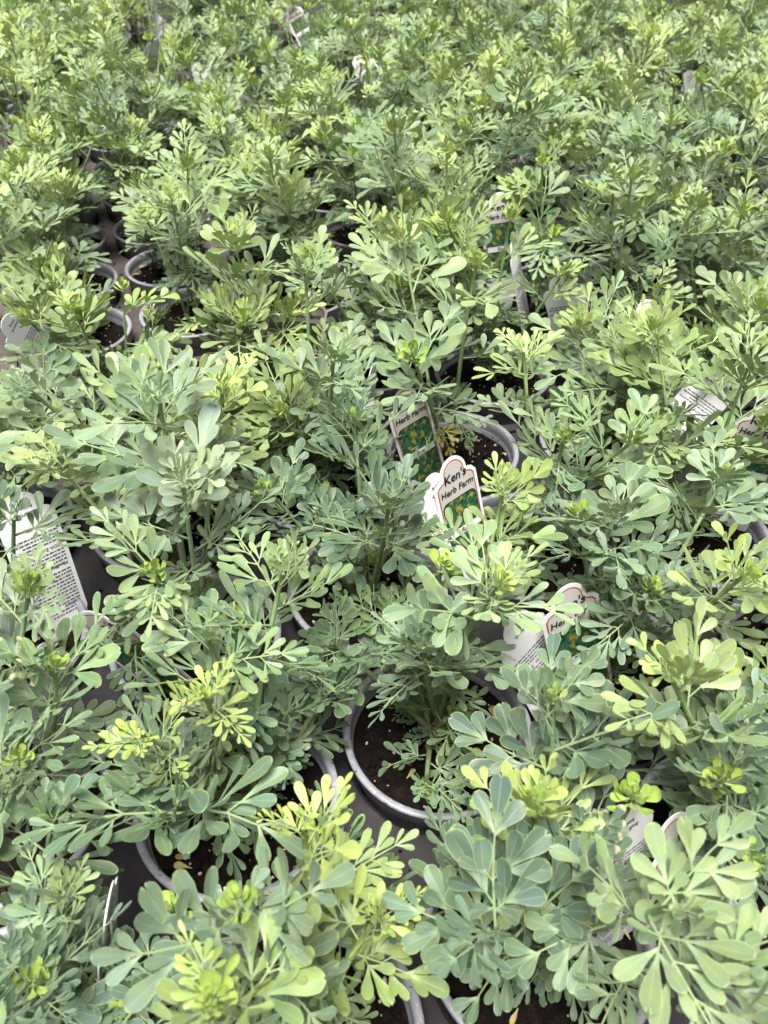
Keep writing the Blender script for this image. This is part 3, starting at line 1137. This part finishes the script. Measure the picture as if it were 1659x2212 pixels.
TAG_BODY = tag_body()
TAG_LINE = loop_strip('border_line', tag_outline(0.0026, False), tag_outline(0.0036, False), -0.00050, M_RUST)
TAG_PANEL = flat('panel', tag_outline(0.0036, False), -0.00048, M_CREAM)
TAG_PIC = flat('picture', round_rect(-0.0165, 0.0165, -0.098, -0.0345, 0.005), -0.00072, M_PIC)
TAG_EDGE = loop_strip('picture_edge', round_rect(-0.0170, 0.0170, -0.0985, -0.0340, 0.0055), round_rect(-0.0163, 0.0163, -0.0978, -0.0347, 0.0048), -0.00082, M_INK)
TAG_BAND = flat('name_band', [(0.0162, -0.0605), (0.0162, -0.0665), (-0.0162, -0.0665), (-0.0162, -0.0605)], -0.00092, M_WHITE)
TAG_TEXT = [text_mesh('lettering', "Ken's", 0.0100, 0.0, -0.0165, -0.00075, M_INK, 0.18, 0.00022),
            text_mesh('lettering', 'Herb Farm', 0.0074, 0.0, -0.0268, -0.00075, M_INK, 0.18, 0.00018),
            text_mesh('lettering', 'Rue', 0.0056, 0.0, -0.0636, -0.00115, M_INK, 0.15, 0.0001)]
BACK_TEXT = [text_mesh('lettering', 'Research', 0.0040, -0.002, -0.0165, 0.00055, M_INK, 0, 0.00006, True, True),
             text_mesh('lettering', 'being', 0.0040, -0.002, -0.0115, 0.00055, M_INK, 0, 0.00006, True, True),
             text_mesh('lettering', 'USDA Zone', 0.0036, -0.0175, -0.047, 0.00055, M_INK, 0, 0.00002, True, True, 'LEFT'),
             text_mesh('lettering', 'Handling', 0.0038, -0.0175, -0.062, 0.00055, M_INK, 0.2, 0.00008, True, True, 'LEFT'),
             text_mesh('lettering', 'Culinary', 0.0038, -0.0175, -0.094, 0.00055, M_INK, 0.2, 0.00008, True, True, 'LEFT')]


def small_print():
    rr = random.Random(5)
    V, F = [], []
    z = -0.0345
    while z > -0.100:
        if all(abs(z - t) > 0.0024 for t in (-0.047, -0.062, -0.094)):
            x = -0.0178
            end = rr.uniform(0.008, 0.0178)
            while x < end:
                w = rr.uniform(0.0012, 0.0040)
                b = len(V)
                V += [(x, 0.00052, z - 0.00055), (x + w, 0.00052, z - 0.00055), (x + w, 0.00052, z + 0.00055), (x, 0.00052, z + 0.00055)]
                F.append((b + 3, b + 2, b + 1, b))
                x += w + 0.0007
        z -= 0.0027
    return mesh_from('small_print', V, F, M_GREY, False)


TAG_PRINT = small_print()


def place_tag(top, base, side, yaw, label):
    length = 0.150 if top[1] < 300 else (0.138 if top[1] < 450 else 0.125 if (560 < top[1] < 800 and side == 'back') else (0.118 if top[1] < 900 else 0.112))
    soil = RIM_Z - 0.014
    B0 = pix(base[0], base[1], soil)
    best = None
    for c in pots3:
        if (c - Vector((B0.x, B0.y, 0))).length > 0.16:
            continue
        for rad, n in ((0.0, 1), (0.025, 8), (0.044, 12)):
            for k in range(n):
                a = 2 * math.pi * k / n
                B = Vector((c.x + rad * math.cos(a), c.y + rad * math.sin(a), soil))
                pb = project(B)
                for q in range(9):
                    T = pix(top[0], top[1], soil + 0.080 + 0.0085 * q)
                    ax = T - B
                    L = ax.length
                    if L < 0.088 or L > 0.152:
                        continue
                    ax = ax / L
                    cost = abs(L - length) * 25 + max(0, 0.05 - ax.y) * 7 + max(0, ax.y - 0.40) * 5 + math.hypot(pb[0] - base[0], pb[1] - base[1]) / 110
                    if best is None or cost < best[0]:
                        best = (cost, T.copy(), ax.copy())
    if best is None:
        return None
    T, axis = best[1], best[2]
    view = (CAM - T)
    nrm = (view - axis * view.dot(axis)).normalized()
    if side == 'back':
        nrm = -nrm
    nrm = Matrix.Rotation(math.radians(yaw), 3, axis) @ nrm
    y = -nrm
    x = y.cross(axis)
    M = Matrix((x, y, axis)).transposed().to_4x4()
    M.translation = T
    o = new_obj('plant_tag', TAG_BODY)
    o.matrix_world = M
    tag_thing(o, label, 'plant tag', 'plant tags standing in the pots')
    for nm, me in (('panel', TAG_PANEL), ('border_line', TAG_LINE), ('picture', TAG_PIC), ('picture_edge', TAG_EDGE), ('name_band', TAG_BAND)):
        new_obj(nm, me, o)
    for me in TAG_TEXT + BACK_TEXT:
        new_obj('lettering', me, o)
    pr = new_obj('small_print', TAG_PRINT, o)
    pr['kind'] = 'stuff'
    return o


F_, B_ = 'front', 'back'
TAGS = [
    ((1078, 415), (1060, 622), F_, 12, 'upright tag with green picture and band reading Rue, upper centre right'),
    ((1106, 520), (1112, 628), B_, 74, 'thin white tag edge just right of the clear green picture tag'),
    ((1206, 596), (1245, 770), B_, -22, 'broad white tag back behind forked stems, right of the Rue picture tag'),
    ((1572, 795), (1470, 985), B_, 8, 'white tag back printed Research, leaning at the right edge'),
    ((1668, 872), (1640, 1045), F_, 10, 'tag with rust border cut off by the right edge of the photo'),
    ((868, 838), (893, 1035), F_, 30, 'tag half hidden by grey-green leaves just above the photo centre'),
    ((972, 988), (1000, 1224), F_, 36, "tag reading Ken's Herb with rust border at the photo centre"),
    ((925, 1030), (958, 1222), B_, 36, "white tag back left of the centre tag reading Ken's Herb"),
    ((300, 1016), (330, 1205), F_, 4, 'tag with cream top behind the palest leaves, left of centre'),
    ((38, 1065), (165, 1385), B_, 20, 'long white tag back with printed lines leaning at the left edge'),
    ((178, 1322), (318, 1490), F_, -58, 'leaning tag seen nearly edge on, its green picture facing right'),
    ((82, 1397), (200, 1645), B_, 48, 'narrow white tag leaning over dark compost, lower left'),
    ((236, 1935), (284, 2123), B_, 80, 'tag seen edge on as a thin white line, bottom left'),
    ((1105, 1330), (1160, 1545), B_, 26, 'white tag back with small print under pale leaves, right of centre'),
    ((1222, 1265), (1245, 1450), F_, 26, 'tag with dark green picture just behind the small print tag'),
    ((1352, 1748), (1400, 2085), B_, 52, 'white printed tag back standing among large leaves, lower right'),
    ((1440, 1775), (1480, 1950), F_, 28, 'dark green picture tag behind the white tag at lower right'),
    ((318, 36), (345, 135), B_, -12, 'rounded white tag top with two dark lines, far left of the top rows'),
    ((276, 46), (288, 140), B_, -5, 'grey-white tag at the far top left, left of the brighter one'),
    ((347, 82), (325, 200), B_, 40, 'bright white tag turned sideways in the far left rows'),
    ((411, 143), (424, 222), B_, 0, 'small white tag tip poking up among far left plants'),
    ((624, 8), (655, 120), F_, 8, 'green picture tag with lettering at the top edge, left of centre'),
    ((606, 30), (612, 115), B_, 28, 'white tag just left of the topmost green picture tag'),
    ((765, 124), (790, 225), F_, 8, "round topped tag reading Ken's in the far rows near the middle"),
    ((1480, 156), (1497, 245), B_, 10, 'rounded white tag tip in the far rows at upper right'),
    ((2, 185), (30, 310), F_, 30, 'picture tag cut off by the left edge of the photo, high up'),
    ((5, 690), (40, 800), B_, 10, 'white tag at the left edge beside the row of open pots'),
    ((580, 655), (592, 765), B_, 80, 'tag edge showing as a white upright line left of the low picture tag'),
    ((667, 625), (688, 785), F_, 5, 'low dark picture tag in shade between stems, upper middle'),
    ((805, 790), (800, 985), B_, 78, 'tall white tag edge left of the half hidden centre tag'),
    ((1590, 520), (1600, 620), F_, 5, 'picture tag bottom showing between plants at upper right'),
    ((1388, 650), (1372, 745), F_, 30, 'rust bordered tag corner among plants right of the broad white tag'),
]
for t in TAGS:
    place_tag(*t)

# ------------------------------------------------------------------ labels
ORD = ['first', 'second', 'third', 'fourth', 'fifth', 'sixth', 'seventh', 'eighth', 'ninth', 'tenth', 'eleventh', 'twelfth', 'thirteenth', 'fourteenth', 'fifteenth', 'sixteenth', 'seventeenth', 'eighteenth', 'nineteenth', 'twentieth']


def tone_word(tones):
    r = sum(t[0] for t in tones) / len(tones)
    g = sum(t[1] for t in tones) / len(tones)
    b = sum(t[2] for t in tones) / len(tones)
    if r > 0.25 and b < 0.14:
        return 'yellow-green'
    if g > 0.27:
        return 'pale green'
    if b / g > 0.62:
        return 'blue-green'
    return 'mid-green'


SPECIAL = [
    ((512, 1700), 'bushy rue with branching thick stems and a few gold lower leaves in left-centre pot'),
    ((938, 1545), 'rue with compact grey rosette in pot showing a wide patch of open dark compost'),
    ((1187, 2020), 'large-leaved blue-green rue in the pot at the bottom right of centre'),
    ((435, 1360), 'tall green rue with upright fans, directly behind the bushy left-centre plant'),
    ((330, 1106), 'rue with the palest whitish leaves, growing beside a cream topped tag at left'),
    ((690, 2100), 'rue with bright yellow-green young leaves at the bottom centre'),
]
group = 'potted rue plants packed in trays'
items = []
for (root, loc, tones, zt, nh) in PLANTS:
    pr = project(Vector((loc.x, loc.y, RIM_Z)))
    items.append([root, pr[0], pr[1], tones, zt, None])
for (uv, lab) in SPECIAL:
    p = pix(uv[0], uv[1], RIM_Z)
    k = min(range(len(PLANTS)), key=lambda k: (PLANTS[k][1] - Vector((p.x, p.y, 0))).length)
    items[k][5] = lab
near_items = sorted([it for it in items if it[2] > 400], key=lambda it: -it[2])
far_items = [it for it in items if it[2] <= 400]
rows, cur, lim = [], [], None
for it in near_items:
    if lim is None or it[2] < lim:
        if cur:
            rows.append(cur)
        cur = []
        lim = it[2] - 0.10 * it[2]
    cur.append(it)
rows.append(cur)
for ri, row in enumerate(rows):
    row.sort(key=lambda it: it[1])
    for ci, it in enumerate(row):
        lab = it[5] or '%s rue in grey pot, %s from left in %s row from the front' % (tone_word(it[3]), ORD[min(ci, 19)], ORD[min(ri, 19)])
        tag_thing(it[0], lab, 'potted plant', group)
for it in far_items:
    side = 'left' if it[1] < 553 else ('middle' if it[1] < 1106 else 'right')
    band = 'hindmost'
    tag_thing(it[0], 'rue plant crowded among its like in the %s rows at the top %s' % (band, side), 'potted plant', 'rue plants in the %s rows, top %s' % (band, side))
tray_sorted = sorted(tray_info, key=lambda t: (lat(t[1] + 1, t[2] + 2)).y)
names = {}
for (o, p0, q0, nc, nr) in tray_sorted:
    c = lat(p0 + (nc - 1) / 2, q0 + (nr - 1) / 2)
    pr = project(Vector((c.x, c.y, 0.09))) or (829, 2500, 1)
    side = 'left edge' if pr[0] < 300 else ('left of centre' if pr[0] < 700 else ('middle' if pr[0] < 1000 else ('right of centre' if pr[0] < 1400 else 'right edge')))
    dist = 'nearest' if pr[1] > 1500 else ('second nearest' if pr[1] > 900 else ('middle distance' if pr[1] > 500 else ('far' if pr[1] > 330 else 'farthest')))
    names.setdefault((side, dist), []).append(o)
for (side, dist), os_ in names.items():
    for k, o in enumerate(os_):
        extra = '' if len(os_) == 1 else (', nearer one' if k == 0 else (', farther one' if k == 1 else ', %s one back' % ORD[k]))
        tag_thing(o, 'dusty dark plastic tray holding %s pots at the %s%s' % (dist, side, extra), 'tray', 'plastic trays under the pots')

print('pots', len(POTS), 'leaves', N_LEAF, 'objects', len(bpy.data.objects))
